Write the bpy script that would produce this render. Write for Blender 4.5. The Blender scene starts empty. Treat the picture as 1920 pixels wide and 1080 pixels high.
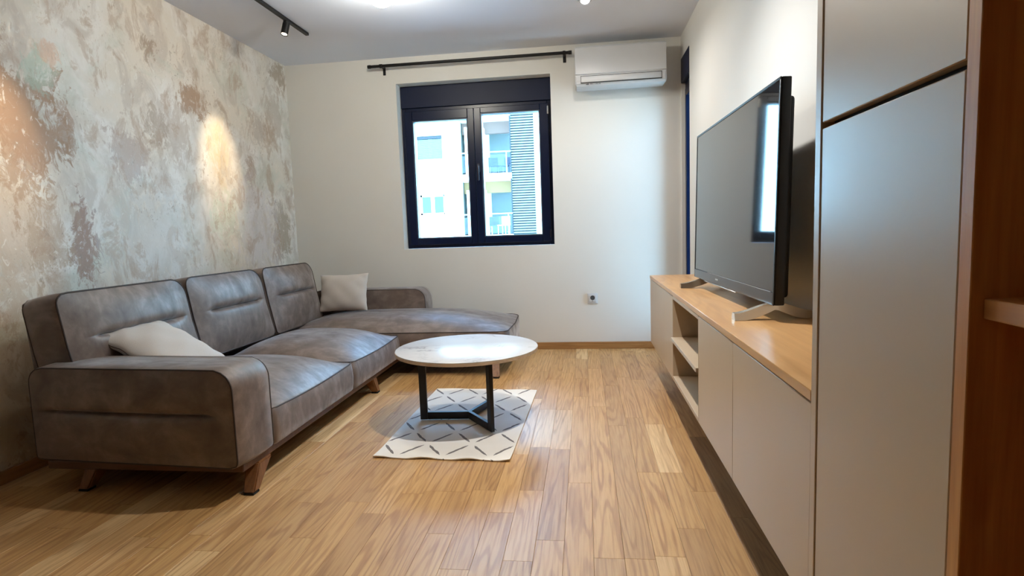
import bpy, bmesh, math, random
from mathutils import Vector, Matrix
random.seed(7)
SC = bpy.context.scene
COL = SC.collection
PI = math.pi

# ------------------------------------------------------------------ camera
def make_camera():
    f, yaw, pit, rol = 1085.48, -0.126542311, -0.0987811165, -0.034889
    fwd = Vector((math.sin(yaw), math.cos(yaw), 0)); right = Vector((math.cos(yaw), -math.sin(yaw), 0)); up = Vector((0, 0, 1))
    fwd, up = fwd*math.cos(pit)+up*math.sin(pit), up*math.cos(pit)-fwd*math.sin(pit)
    right, up = right*math.cos(rol)+up*math.sin(rol), up*math.cos(rol)-right*math.sin(rol)
    cam = bpy.data.cameras.new('camera'); o = bpy.data.objects.new('camera', cam); COL.objects.link(o)
    cam.sensor_width = 36.0; cam.lens = 36.0*f/1920.0; cam.clip_start = 0.02; cam.clip_end = 300
    m = Matrix((right, up, -fwd)).transposed().to_4x4(); m.translation = Vector((0, 0, 1.03))
    o.matrix_world = m
    SC.camera = o
make_camera()

# ------------------------------------------------------------------ sky, sun, exposure
SKY = 19.0; SUN = 4.0; EXPO = 0.45
GLOBE_L = 100.0; DOWN_W = 80.0; TRACK_W = 62.0
SC.view_settings.view_transform = 'Standard'
SC.view_settings.look = 'None'
SC.view_settings.gamma = 1.0
SC.view_settings.use_curve_mapping = False
SC.view_settings.exposure = EXPO
SC.cycles.use_denoising = True
SC.cycles.max_bounces = 10
SC.cycles.diffuse_bounces = 6
SC.cycles.transparent_max_bounces = 16
SC.cycles.sample_clamp_indirect = 6.0
SC.cycles.caustics_reflective = False
SC.cycles.caustics_refractive = False
w = bpy.data.worlds.new('sky'); SC.world = w; w.use_nodes = True
nt = w.node_tree; nt.nodes.clear()
wo = nt.nodes.new('ShaderNodeOutputWorld'); bg = nt.nodes.new('ShaderNodeBackground')
tcn = nt.nodes.new('ShaderNodeTexCoord'); sep = nt.nodes.new('ShaderNodeSeparateXYZ'); rmp = nt.nodes.new('ShaderNodeValToRGB')
nt.links.new(tcn.outputs['Generated'], sep.inputs[0]); nt.links.new(sep.outputs['Z'], rmp.inputs[0])
rmp.color_ramp.elements[0].position = 0.0; rmp.color_ramp.elements[0].color = (0.46, 0.74, 1.0, 1)
rmp.color_ramp.elements[1].position = 0.8; rmp.color_ramp.elements[1].color = (0.20, 0.45, 1.0, 1)
nt.links.new(rmp.outputs[0], bg.inputs['Color']); bg.inputs['Strength'].default_value = SKY
nt.links.new(bg.outputs[0], wo.inputs[0])
sl = bpy.data.lights.new('sun', 'SUN'); sl.energy = SUN; sl.angle = 0.01; sl.color = (0.84, 0.94, 1.0)
so = bpy.data.objects.new('sun', sl); COL.objects.link(so)
so.rotation_euler = Vector((0.40, 0.72, -0.62)).to_track_quat('-Z', 'Y').to_euler()

# ------------------------------------------------------------------ materials
def lin(c):
    return tuple((v/12.92 if v <= 0.04045 else ((v+0.055)/1.055)**2.4) for v in (x/255.0 for x in c))
class M:
    """small node-graph writer"""
    def __init__(s, name):
        s.m = bpy.data.materials.new(name); s.m.use_nodes = True; s.t = s.m.node_tree; s.t.nodes.clear()
        s.out = s.t.nodes.new('ShaderNodeOutputMaterial')
    def n(s, typ, **kw):
        nd = s.t.nodes.new('ShaderNode'+typ)
        for k, v in kw.items(): setattr(nd, k, v)
        return nd
    def put(s, sock, v):
        if hasattr(v, 'bl_idname') or isinstance(v, bpy.types.NodeSocket): s.t.links.new(v, sock)
        elif isinstance(v, (tuple, list)) and sock.type == 'RGBA': sock.default_value = tuple(v)+((1,) if len(v) == 3 else ())
        else: sock.default_value = v
    def math(s, op, a, b=0.0, c=None, clamp=False):
        nd = s.n('Math', operation=op, use_clamp=clamp); s.put(nd.inputs[0], a); s.put(nd.inputs[1], b)
        if c is not None: s.put(nd.inputs[2], c)
        return nd.outputs[0]
    def obj(s): return s.n('TexCoord').outputs['Object']
    def pos(s): return s.n('NewGeometry').outputs['Position']
    def map(s, v, scale=(1, 1, 1), loc=(0, 0, 0), rot=(0, 0, 0)):
        nd = s.n('Mapping'); s.put(nd.inputs[0], v); nd.inputs['Scale'].default_value = scale
        nd.inputs['Location'].default_value = loc; nd.inputs['Rotation'].default_value = rot
        return nd.outputs[0]
    def noise(s, v, scale=5, detail=4, rough=0.5, dist=0.0):
        nd = s.n('TexNoise'); s.put(nd.inputs['Vector'], v); nd.inputs['Scale'].default_value = scale
        nd.inputs['Detail'].default_value = detail; nd.inputs['Roughness'].default_value = rough; nd.inputs['Distortion'].default_value = dist
        return nd.outputs['Fac']
    def noisec(s, v, scale=5, detail=4):
        nd = s.n('TexNoise'); s.put(nd.inputs['Vector'], v); nd.inputs['Scale'].default_value = scale; nd.inputs['Detail'].default_value = detail
        return nd.outputs['Color']
    def ramp(s, f, stops, interp='LINEAR'):
        nd = s.n('ValToRGB'); s.put(nd.inputs[0], f); cr = nd.color_ramp; cr.interpolation = interp
        while len(cr.elements) < len(stops): cr.elements.new(0.5)
        for e, (p, c) in zip(cr.elements, stops):
            e.position = p; c = (c, c, c) if isinstance(c, (int, float)) else c; e.color = tuple(c)+((1,) if len(c) == 3 else ())
        return nd.outputs[0]
    def mix(s, f, a, b, mode='MIX'):
        nd = s.n('Mix', data_type='RGBA', blend_type=mode); s.put(nd.inputs[0], f); s.put(nd.inputs[6], a); s.put(nd.inputs[7], b)
        return nd.outputs[2]
    def sepxyz(s, v):
        nd = s.n('SeparateXYZ'); s.put(nd.inputs[0], v); return nd.outputs
    def comb(s, x, y, z):
        nd = s.n('CombineXYZ')
        for i, v in enumerate((x, y, z)): s.put(nd.inputs[i], v)
        return nd.outputs[0]
    def vadd(s, a, b, op='ADD'):
        nd = s.n('VectorMath', operation=op); s.put(nd.inputs[0], a); s.put(nd.inputs[1], b); return nd.outputs[0]
    def vscale(s, a, k):
        nd = s.n('VectorMath', operation='SCALE'); s.put(nd.inputs[0], a); s.put(nd.inputs['Scale'], k); return nd.outputs[0]
    def bump(s, h, strength=0.2, dist=0.01):
        nd = s.n('Bump'); s.put(nd.inputs['Height'], h); nd.inputs['Strength'].default_value = strength; nd.inputs['Distance'].default_value = dist
        return nd.outputs[0]
    def bsdf(s, color, rough=0.5, metal=0.0, normal=None, spec=None, **kw):
        b = s.n('BsdfPrincipled'); s.put(b.inputs['Base Color'], color); s.put(b.inputs['Roughness'], rough); s.put(b.inputs['Metallic'], metal)
        if normal is not None: s.put(b.inputs['Normal'], normal)
        if spec is not None: s.put(b.inputs['Specular IOR Level'], spec)
        for k, v in kw.items(): s.put(b.inputs[k.replace('_', ' ')], v)
        s.t.links.new(b.outputs[0], s.out.inputs[0]); return b
def plain(name, c, rough=0.5, metal=0.0, noise=0.04, spec=None, **kw):
    m = M(name); f = m.noise(m.obj(), 9, 3)
    c = lin(c); col = m.mix(f, tuple(v*(1-noise) for v in c), tuple(min(1, v*(1+noise)) for v in c))
    m.bsdf(col, rough, metal, spec=spec, **kw); return m.m
def emis(name, c, strength):
    m = M(name); e = m.n('Emission'); e.inputs[0].default_value = c+(1,); e.inputs[1].default_value = strength
    m.t.links.new(e.outputs[0], m.out.inputs[0]); return m.m
def glass(name, tint, refl=1.0):
    m = M(name); tr = m.n('BsdfTransparent'); tr.inputs[0].default_value = tint+(1,)
    gl = m.n('BsdfGlossy'); gl.inputs['Roughness'].default_value = 0.01
    fr = m.n('Fresnel'); fr.inputs[0].default_value = 1.45
    mx = m.n('MixShader'); m.put(mx.inputs[0], m.math('MULTIPLY', fr.outputs[0], refl)); m.t.links.new(tr.outputs[0], mx.inputs[1]); m.t.links.new(gl.outputs[0], mx.inputs[2])
    m.t.links.new(mx.outputs[0], m.out.inputs[0]); return m.m

def mat_paint(name, c):
    m = M(name); p = m.pos(); f = m.noise(p, 2.2, 4); fine = m.noise(p, 160, 3)
    c = lin(c); col = m.mix(f, tuple(v*0.97 for v in c), tuple(min(1, v*1.03) for v in c))
    m.bsdf(col, 0.62, normal=m.bump(fine, 0.06, 0.002), spec=0.35); return m.m

def mat_floor():
    m = M('oak_plank'); o = m.obj()
    att = m.n('Attribute', attribute_name='tone'); tone = att.outputs['Fac']
    seed = m.math('MULTIPLY', tone, 83.0)
    sx, sy, sz = m.sepxyz(o)[:3]
    v = m.comb(m.math('ADD', sx, seed), m.math('ADD', sy, m.math('MULTIPLY', tone, 41.0)), sz)
    fine0 = m.noise(m.map(v, (40, 3.0, 1)), 1.0, 3, 0.6)
    # cathedral figure: level sets of a stretched smooth field
    fld = m.noise(m.map(v, (8.0, 0.62, 1)), 1.0, 2, 0.4, 0.18)
    ring = m.math('SINE', m.math('MULTIPLY', m.math('ADD', fld, m.math('MULTIPLY', fine0, 0.035)), 88.0))
    lines = m.ramp(m.math('MULTIPLY_ADD', ring, 0.5, 0.5), [(0.0, 1.0), (0.16, 0.72), (0.38, 0.12), (1.0, 0.0)])
    fine = m.noise(m.map(v, (110, 4, 1)), 1.0, 4, 0.62)
    broad = m.noise(m.map(v, (10, 1.4, 1)), 1.0, 3, 0.5)
    base = m.ramp(tone, [(0.0, lin((140, 106, 68))), (0.15, lin((186, 145, 92))), (0.35, lin((200, 157, 100))), (0.55, lin((208, 166, 108))), (0.68, lin((190, 150, 98))), (0.85, lin((206, 164, 110))), (1.0, lin((228, 194, 142)))])
    base = m.mix(m.ramp(broad, [(0.3, 0.0), (0.75, 0.5)]), base, m.mix(1.0, base, (0.78, 0.70, 0.62), 'MULTIPLY'))
    amount = m.noise(m.map(v, (5, 0.9, 1), loc=(7, 3, 0)), 1.0, 2)
    base = m.mix(m.math('MULTIPLY', lines, m.ramp(amount, [(0.3, 0.2), (0.62, 0.75)])), base, m.mix(1.0, base, (0.60, 0.48, 0.36), 'MULTIPLY'))
    base = m.mix(m.ramp(fine, [(0.45, 0.0), (0.68, 0.7)]), base, m.mix(1.0, base, (0.66, 0.55, 0.43), 'MULTIPLY'))
    # knots
    vor = m.n('TexVoronoi', feature='F1'); m.put(vor.inputs['Vector'], m.map(v, (2.2, 1.5, 1))); vor.inputs['Scale'].default_value = 1.35
    kn = m.ramp(vor.outputs['Distance'], [(0.0, 1.0), (0.018, 0.9), (0.04, 0.0)])
    base = m.mix(kn, base, lin((70, 44, 26)))
    rough = m.ramp(fine, [(0.3, 0.36), (0.8, 0.48)])
    m.bsdf(base, rough, normal=m.bump(m.math('SUBTRACT', 1.0, m.math('ADD', m.math('MULTIPLY', lines, 0.5), fine)), 0.07, 0.002), spec=0.85)
    return m.m

def mat_wood(name, c1, c2, axis='Y', rough=0.4, scale=1.0):
    m = M(name); o = m.pos()
    sc = {'Y': (60, 3, 60), 'Z': (60, 60, 3), 'X': (3, 60, 60)}[axis]; sl_ = {'Y': (8, 1, 8), 'Z': (8, 8, 1), 'X': (1, 8, 8)}[axis]
    fine = m.noise(m.map(o, tuple(v*scale for v in sc)), 1.0, 4, 0.6)
    br = m.noise(m.map(o, tuple(v*scale for v in sl_)), 1.0, 2, 0.5, 0.4)
    ring = m.math('MULTIPLY_ADD', m.math('SINE', m.math('MULTIPLY', br, 60.0)), 0.5, 0.5)
    col = m.mix(m.ramp(fine, [(0.35, 0.0), (0.7, 1.0)]), lin(c1), lin(c2))
    col = m.mix(m.math('MULTIPLY', m.ramp(ring, [(0.0, 1.0), (0.4, 0.0)]), 0.35), col, m.mix(1.0, col, (0.72, 0.62, 0.52), 'MULTIPLY'))
    m.bsdf(col, rough, normal=m.bump(fine, 0.08, 0.002)); return m.m

def mat_suede():
    m = M('suede'); p = m.pos()
    nap = m.noise(m.map(p, (1, 1, 1)), 7.0, 5, 0.62, 0.6); nap2 = m.noise(m.map(p, (3.0, 9, 5), rot=(0.3, 0.2, 0.5)), 1.6, 4, 0.6, 0.5); fine = m.noise(p, 420, 2)
    f = m.math('MULTIPLY_ADD', nap2, 0.5, m.math('MULTIPLY', nap, 0.5))
    col = m.ramp(f, [(0.36, lin((92, 79, 72))), (0.5, lin((112, 98, 90))), (0.64, lin((138, 124, 116)))])
    col = m.mix(m.ramp(fine, [(0.4, 0.0), (0.8, 0.25)]), col, lin((70, 60, 55)))
    b = m.bsdf(col, m.ramp(f, [(0.35, 0.58), (0.65, 0.40)]), normal=m.bump(fine, 0.12, 0.002), spec=0.6)
    m.put(b.inputs['Sheen Weight'], m.ramp(f, [(0.35, 0.25), (0.65, 0.8)])); b.inputs['Sheen Roughness'].default_value = 0.32
    b.inputs['Sheen Tint'].default_value = (0.9, 0.9, 0.95, 1)
    return m.m

def mat_fabric(name, c, sc=300):
    m = M(name); o = m.obj(); wv = m.noise(m.map(o, (sc, sc, sc)), 1.0, 2); soft = m.noise(o, 9, 3)
    c = lin(c); col = m.mix(wv, tuple(v*0.85 for v in c), c); col = m.mix(m.math('MULTIPLY', soft, 0.2), col, tuple(v*0.8 for v in c))
    b = m.bsdf(col, 0.9, normal=m.bump(wv, 0.25, 0.002), spec=0.2); b.inputs['Sheen Weight'].default_value = 0.2
    return m.m

def mat_plaster():
    """decorative palette-knife paint: base coat with pigment patches, at fixed places on the wall"""
    m = M('decor_plaster'); p = m.pos()
    x, y, z = m.sepxyz(p)[:3]
    P = m.comb(y, z, 0.0)
    big = m.noise(P, 1.7, 5, 0.6, 0.4); med = m.noise(m.map(P, (1.25, 0.8, 1)), 4.2, 6, 0.64, 0.9)
    rag = m.noise(m.map(P, (1.35, 0.75, 1), rot=(0, 0, 0.25)), 13, 8, 0.72, 1.3); tiny = m.noise(m.map(P, (1, 0.7, 1), rot=(0, 0, -0.7)), 34, 4, 0.65, 1.6)
    col = m.ramp(big, [(0.28, lin((218, 206, 190))), (0.45, lin((212, 204, 192))), (0.55, lin((222, 217, 210))), (0.72, lin((196, 186, 170)))])
    col = m.mix(m.ramp(med, [(0.50, 0.0), (0.60, 0.6)]), col, lin((184, 172, 160)))
    col = m.mix(m.ramp(m.noise(m.map(P, (1, 1, 1), loc=(4, 9, 0)), 2.3, 5, 0.6, 0.7), [(0.54, 0.0), (0.66, 0.45)]), col, lin((184, 190, 176)))
    # vertical warm wash toward the foot of the wall
    blobs = [  # y, z, ry, rz, colour, strength
        (2.43, 1.56, .22, .30, (152, 116, 84), .95), (2.30, 1.10, .25, .35, (186, 164, 140), .6), (2.70, 1.02, .075, .30, (148, 116, 98), .95),
        (2.66, 1.62, .06, .18, (150, 118, 90), .8), (3.32, 2.19, .09, .09, (156, 136, 116), .9), (3.68, 1.95, .14, .10, (158, 126, 98), .9),
        (3.46, 1.72, .12, .20, (176, 158, 142), .6), (3.05, 1.50, .16, .16, (168, 148, 136), .75), (4.28, 1.58, .07, .16, (166, 144, 126), .8),
        (3.30, 1.76, .10, .12, (158, 140, 122), .7), (4.80, 2.42, .16, .10, (158, 140, 120), .85), (4.66, 2.05, .14, .22, (176, 160, 144), .6), (4.70, 1.08, .16, .22, (150, 136, 116), .75),
        (2.51, 1.88, .09, .10, (168, 186, 168), .7), (2.61, 1.965, .05, .05, (206, 172, 146), .8), (3.95, 1.20, .22, .18, (190, 204, 186), .5), (2.5, 1.05, .10, .25, (172, 150, 126), .7),
        (3.2, 1.05, .35, .35, (190, 190, 188), .4), (4.3, 1.1, .3, .4, (198, 192, 196), .5), (4.45, 1.9, .12, .12, (170, 158, 146), .6)]
    wob = m.math('SUBTRACT', m.math('MULTIPLY_ADD', rag, 1.3, m.math('MULTIPLY', med, 1.3)), 1.3)
    for (by, bz, ry, rz, c, st) in blobs:
        dy = m.math('MULTIPLY', m.math('SUBTRACT', y, by), 1/ry); dz = m.math('MULTIPLY', m.math('SUBTRACT', z, bz), 1/rz)
        d = m.math('SQRT', m.math('ADD', m.math('MULTIPLY', dy, dy), m.math('MULTIPLY', dz, dz)))
        d = m.math('MULTIPLY_ADD', wob, 2.6, d)
        f = m.ramp(d, [(0.6, st*0.95), (0.88, st*0.5), (1.02, 0.0)])
        col = m.mix(f, col, lin(c))
    # thin scraped flecks, dark and pale
    mask = m.ramp(m.noise(P, 2.6, 3), [(0.45, 0.0), (0.62, 1.0)])
    fd = m.math('MULTIPLY', m.ramp(tiny, [(0.60, 0.0), (0.66, 0.55)]), mask); col = m.mix(fd, col, lin((128, 112, 96)))
    fl = m.ramp(m.noise(m.map(P, (1, 0.6, 1), loc=(3, 1, 0), rot=(0, 0, 0.8)), 26, 5, 0.66, 1.5), [(0.60, 0.0), (0.66, 0.6)]); col = m.mix(fl, col, lin((226, 222, 214)))
    streak = m.noise(m.map(P, (1.5, 0.8, 1), loc=(5, 2, 0), rot=(0, 0, 0.35)), 4.6, 9, 0.74, 0.55)
    col = m.mix(m.ramp(streak, [(0.54, 0.0), (0.575, 0.4), (0.66, 0.65)]), col, lin((168, 142, 118)))
    # gold-leaf area and scattered pearl flakes
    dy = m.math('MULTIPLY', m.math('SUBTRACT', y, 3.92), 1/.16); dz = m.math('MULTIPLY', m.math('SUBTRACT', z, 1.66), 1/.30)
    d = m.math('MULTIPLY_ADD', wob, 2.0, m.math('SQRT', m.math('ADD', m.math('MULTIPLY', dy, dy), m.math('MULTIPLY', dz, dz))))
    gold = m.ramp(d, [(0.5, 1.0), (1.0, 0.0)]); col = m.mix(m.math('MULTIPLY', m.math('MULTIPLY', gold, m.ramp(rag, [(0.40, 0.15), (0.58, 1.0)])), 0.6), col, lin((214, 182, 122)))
    flake = m.math('MULTIPLY', m.ramp(tiny, [(0.52, 0.0), (0.6, 1.0)]), m.ramp(m.noise(m.map(P, (1, 1, 1), loc=(2, 2, 0)), 3.1, 3), [(0.5, 0.0), (0.6, 1.0)]))
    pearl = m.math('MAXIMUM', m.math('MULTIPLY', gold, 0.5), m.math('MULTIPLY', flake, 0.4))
    rough = m.math('SUBTRACT', 0.56, m.math('MULTIPLY', pearl, 0.30))
    h = m.math('ADD', m.math('MULTIPLY', rag, 0.7), m.math('MULTIPLY', tiny, 0.4))
    m.bsdf(col, rough, m.math('MULTIPLY', pearl, 0.55), normal=m.bump(h, 0.22, 0.006), spec=0.45); return m.m

def mat_rug():
    m = M('rug_print'); o = m.obj(); x, y, z = m.sepxyz(o)[:3]
    nz = m.noise(o, 18, 3); nz2 = m.noise(o, 70, 3)
    wx = m.math('ADD', x, m.math('MULTIPLY', m.math('SUBTRACT', nz, 0.5), 0.016))
    u = m.math('MULTIPLY', m.math('ADD', wx, 0.012), 1/0.22); v = m.math('MULTIPLY', m.math('SUBTRACT', y, 0.095), 1/0.33)
    a = m.math('ADD', u, v); b = m.math('SUBTRACT', u, v)
    def dash(p, q):
        fp = m.math('ABSOLUTE', m.math('SUBTRACT', m.math('FRACT', m.math('ADD', p, 0.5)), 0.5))
        fq = m.math('ABSOLUTE', m.math('SUBTRACT', m.math('FRACT', q), 0.5))        # 0 at the dash middle
        wid = m.math('MULTIPLY', m.math('SUBTRACT', 0.38, fq), 0.26)
        wid = m.math('MINIMUM', wid, 0.036)
        wid = m.math('ADD', wid, m.math('MULTIPLY', m.math('SUBTRACT', nz2, 0.5), 0.03))
        return m.math('LESS_THAN', fp, wid)
    d = m.math('MAXIMUM', dash(a, b), dash(b, a))
    weave = m.noise(m.map(o, (420, 420, 1)), 1.0, 2)
    base = m.mix(m.noise(o, 6, 4), lin((226, 220, 210)), lin((240, 237, 230)))
    col = m.mix(m.math('MULTIPLY', d, 0.9), base, lin((98, 92, 92)))
    m.bsdf(col, 0.92, normal=m.bump(weave, 0.2, 0.002), spec=0.2); return m.m

def mat_marble():
    m = M('marble_laminate'); o = m.obj()
    d = m.vadd(o, m.vscale(m.noisec(o, 3.0, 4), 0.55)); n1 = m.noise(d, 3.2, 5, 0.6)
    vein = m.ramp(m.math('ABSOLUTE', m.math('SUBTRACT', n1, 0.5)), [(0.0, 1.0), (0.012, 0.45), (0.04, 0.0)])
    fade = m.ramp(m.noise(o, 3.5, 2), [(0.42, 0.0), (0.65, 1.0)])
    col = m.mix(m.math('MULTIPLY', vein, fade), lin((206, 206, 206)), lin((140, 140, 144)))
    m.bsdf(col, 0.24, spec=0.6); return m.m

def mat_satin(name, c):
    m = M(name); p = m.pos(); f = m.noise(p, 3, 3); fine = m.noise(p, 500, 2)
    c = lin(c); col = m.mix(f, tuple(v*0.97 for v in c), tuple(v*1.03 for v in c))
    m.bsdf(col, m.ramp(f, [(0.3, 0.34), (0.7, 0.40)]), normal=m.bump(fine, 0.03, 0.001), spec=0.8); return m.m

MT = dict(
    wall=mat_paint('wall_paint', (223, 222, 217)), ceil=mat_paint('ceiling_paint', (222, 226, 235)),
    plaster=mat_plaster(), floor=mat_floor(), suede=mat_suede(),
    pipe=plain('suede_piping', (58, 50, 47), 0.7), tuft=plain('tuft', (40, 34, 32), 0.9),
    leg=mat_wood('walnut_leg', (136, 92, 54), (108, 70, 42), 'Z', 0.4), rail=mat_wood('walnut_rail', (96, 62, 40), (74, 48, 32), 'X', 0.5), rubber=plain('rubber', (22, 21, 20), 0.8),
    skirt=mat_wood('oak_skirting', (172, 128, 78), (150, 108, 64), 'X', 0.45), skirty=mat_wood('oak_skirting_y', (172, 128, 78), (150, 108, 64), 'Y', 0.45),
    navy=plain('anthracite_frame', (6, 19, 48), 0.3, spec=0.35), navy2=plain('anthracite_box', (6, 20, 50), 0.5, spec=0.3), bead=plain('glazing_bead', (70, 80, 92), 0.4), gasket=plain('gasket', (12, 14, 18), 0.7),
    pane=glass('window_glass', (0.90, 0.99, 0.985)), handle=plain('handle_dark', (52, 50, 60), 0.3, 0.6), reveal=mat_paint('reveal_paint', (226, 226, 226)),
    blackm=plain('black_metal', (16, 16, 18), 0.45, 0.3), white=plain('white_plastic', (206, 209, 212), 0.45), whiteg=plain('white_gloss', (208, 211, 214), 0.36), slot=plain('dark_slot', (38, 46, 52), 0.6), grey=plain('grey_print', (70, 74, 80), 0.5),
    cab=mat_satin('greige_lacquer', (186, 165, 138)), cabin=plain('carcass_board', (150, 133, 110), 0.6), edge=plain('edge_band', (196, 184, 168), 0.45), shadow=plain('gap_board', (30, 26, 24), 0.8),
    oaktop=mat_wood('oak_top', (208, 164, 112), (190, 145, 95), 'Y', 0.30, 0.6), oakv=mat_wood('oak_panel', (208, 148, 86), (180, 120, 64), 'Z', 0.42), oakh=mat_wood('oak_shelf', (210, 152, 92), (184, 128, 74), 'Y', 0.42),
    tvblack=plain('tv_black', (4, 5, 8), 0.35, spec=0.3), tvback=plain('tv_back', (8, 9, 12), 0.6, spec=0.3), chrome=plain('champagne_metal', (206, 194, 176), 0.24, 0.9, 0.02), silver=plain('silver_strip', (205, 205, 204), 0.25, 0.9),
    steel=plain('table_steel', (14, 16, 24), 0.40, 0.2), marble=mat_marble(), tedge=mat_wood('table_edge', (214, 196, 172), (196, 176, 150), 'X', 0.5),
    rug=mat_rug(), cushion=mat_fabric('cushion_linen', (204, 197, 190)), seam=plain('cushion_seam', (86, 74, 64), 0.9),
    bulb=emis('lit_globe', (1.0, 0.94, 0.80), GLOBE_L), led=emis('lit_led', (1.0, 0.97, 0.92), 22.0), tled=emis('lit_track', (1.0, 0.86, 0.66), 10.0), spotrim=plain('spot_rim', (170, 172, 176), 0.3, 0.7),
    facade=plain('facade_render', (236, 240, 232), 0.9), facade2=plain('facade_beige', (136, 110, 76), 0.9), recess=plain('recess_render', (104, 112, 112), 0.9), slab=plain('slab_render', (232, 232, 226), 0.9), pinkish=plain('lintel_render', (112, 90, 82), 0.9),
    shut=plain('roller_shutter', (78, 104, 96), 0.6), fglass=plain('far_glass', (40, 66, 58), 0.3), fframe=plain('far_frame', (232, 240, 240), 0.5), slat=plain('screen_slat', (84, 92, 92), 0.5), screenb=plain('screen_back', (22, 30, 33), 0.7),
    railg=glass('balustrade_glass', (0.86, 0.94, 0.98), 0.6), railm=plain('rail_metal', (120, 140, 146), 0.4, 0.4), chair=plain('patio_blue', (16, 30, 52), 0.6), pave=plain('street_paving', (176, 172, 164), 0.9),
)
m = M('tv_panel'); m.bsdf((0.012, 0.013, 0.014), 0.05, spec=0.5, Coat_Weight=0.3, Coat_Roughness=0.03); MT['screen'] = m.m
m = M('tv_lower_bezel'); m.bsdf((0.02, 0.02, 0.022), 0.12, spec=0.6); MT['bezel'] = m.m

# ------------------------------------------------------------------ helpers
ORG = {}
def new_obj(name, me, mat, parent=None, smooth=False, org=None):
    o = bpy.data.objects.new(name, me); COL.objects.link(o)
    if mat is not None: me.materials.append(MT[mat] if isinstance(mat, str) else mat)
    if smooth:
        for p in me.polygons: p.use_smooth = True
        if smooth != 'all': me.set_sharp_from_angle(angle=math.radians(38))
    if parent is not None:
        g = ORG[parent.name]; me.transform(Matrix.Translation(-g)); o.parent = parent; ORG[o.name] = g
        # the mesh parts sit at their thing's base point
    else:
        g = Vector(org) if org is not None else Vector((0, 0, 0))
        me.transform(Matrix.Translation(-g)); o.location = g; ORG[o.name] = g
    return o
def part(name, bm, mat, parent=None, smooth=False, org=None):
    bmesh.ops.recalc_face_normals(bm, faces=bm.faces)
    me = bpy.data.meshes.new(name); bm.to_mesh(me); bm.free()
    return new_obj(name, me, mat, parent, smooth, org)
def thing(name, loc, label=None, cat=None, group=None, kind=None):
    o = bpy.data.objects.new(name, None); COL.objects.link(o); o.location = loc; o.empty_display_size = 0.1; ORG[o.name] = Vector(loc)
    return tag(o, label, cat, group, kind)
def tag(o, label=None, cat=None, group=None, kind=None):
    for k, v in (('label', label), ('category', cat), ('group', group), ('kind', kind)):
        if v: o[k] = v
    return o
def bx(bm, lo, hi, bev=0.0, seg=1, mtx=None):
    r = bmesh.ops.create_cube(bm, size=1.0); vs = r['verts']
    c = [(a+b)/2 for a, b in zip(lo, hi)]; s = [abs(b-a) for a, b in zip(lo, hi)]
    bmesh.ops.transform(bm, matrix=Matrix.Translation(c) @ Matrix.Diagonal((*s, 1)), verts=vs)
    if bev > 0:
        es = list({e for v in vs for e in v.link_edges})
        r2 = bmesh.ops.bevel(bm, geom=es, offset=min(bev, 0.45*min(s)), segments=seg, profile=0.5, affect='EDGES'); vs = list({v for f in r2['faces'] for v in f.verts} | {v for v in vs if v.is_valid})
    if mtx is not None: bmesh.ops.transform(bm, matrix=mtx, verts=[v for v in vs if v.is_valid])
    return bm
def box(name, lo, hi, mat, parent=None, bev=0.0, seg=1, smooth=None, org=None):
    return part(name, bx(bmesh.new(), lo, hi, bev, seg), mat, parent, bool(bev) if smooth is None else smooth, org)
def boxes(name, lst, mat, parent=None, bev=0.0):
    bm = bmesh.new()
    for lo, hi in lst:
        t = bx(bmesh.new(), lo, hi, bev); me = bpy.data.meshes.new('t'); t.to_mesh(me); t.free(); bm.from_mesh(me); bpy.data.meshes.remove(me)
    return part(name, bm, mat, parent, bool(bev))
def lathe_bm(prof, n=32, mtx=None):
    bm = bmesh.new(); rings = []
    for r, z in prof:
        if r < 1e-6: rings.append([bm.verts.new((0, 0, z))])
        else: rings.append([bm.verts.new((r*math.cos(2*PI*i/n), r*math.sin(2*PI*i/n), z)) for i in range(n)])
    for a, b in zip(rings, rings[1:]):
        for i in range(n):
            j = (i+1) % n
            if len(a) == 1 and len(b) == 1: continue
            if len(a) == 1: bm.faces.new((a[0], b[i], b[j]))
            elif len(b) == 1: bm.faces.new((a[i], b[0], a[j]))
            else: bm.faces.new((a[i], b[i], b[j], a[j]))
    if mtx is not None: bmesh.ops.transform(bm, matrix=mtx, verts=bm.verts)
    return bm
def lathe(name, prof, mat, parent=None, loc=(0, 0, 0), n=32, rot=None, org=None):
    mt = Matrix.Translation(loc) @ (rot.to_4x4() if rot is not None else Matrix.Identity(4))
    return part(name, lathe_bm(prof, n, mt), mat, parent, True, org)
def tube_bm(path, r, closed=False, n=6, bm=None):
    bm = bm or bmesh.new(); P = [Vector(p) for p in path]; N = len(P); rings = []
    up = Vector((0, 0, 1)); prev = None
    for i in range(N):
        a = P[(i-1) % N] if closed or i > 0 else P[i]; b = P[(i+1) % N] if closed or i < N-1 else P[i]
        t = (b-a).normalized()
        if prev is None:
            s = t.cross(up); s = t.cross(Vector((1, 0, 0))) if s.length < 0.1 else s
        else: s = prev - t*prev.dot(t)
        s.normalize(); prev = s; q = t.cross(s)
        rings.append([bm.verts.new(P[i]+(s*math.cos(2*PI*k/n)+q*math.sin(2*PI*k/n))*r) for k in range(n)])
    for i in range(N if closed else N-1):
        a, b = rings[i], rings[(i+1) % N]
        for k in range(n): bm.faces.new((a[k], a[(k+1) % n], b[(k+1) % n], b[k]))
    if not closed: bm.faces.new(rings[0]); bm.faces.new(rings[-1])
    return bm
def tube(name, path, r, mat, parent=None, closed=False, n=6, org=None):
    return part(name, tube_bm(path, r, closed, n), mat, parent, 'all', org)

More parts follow.
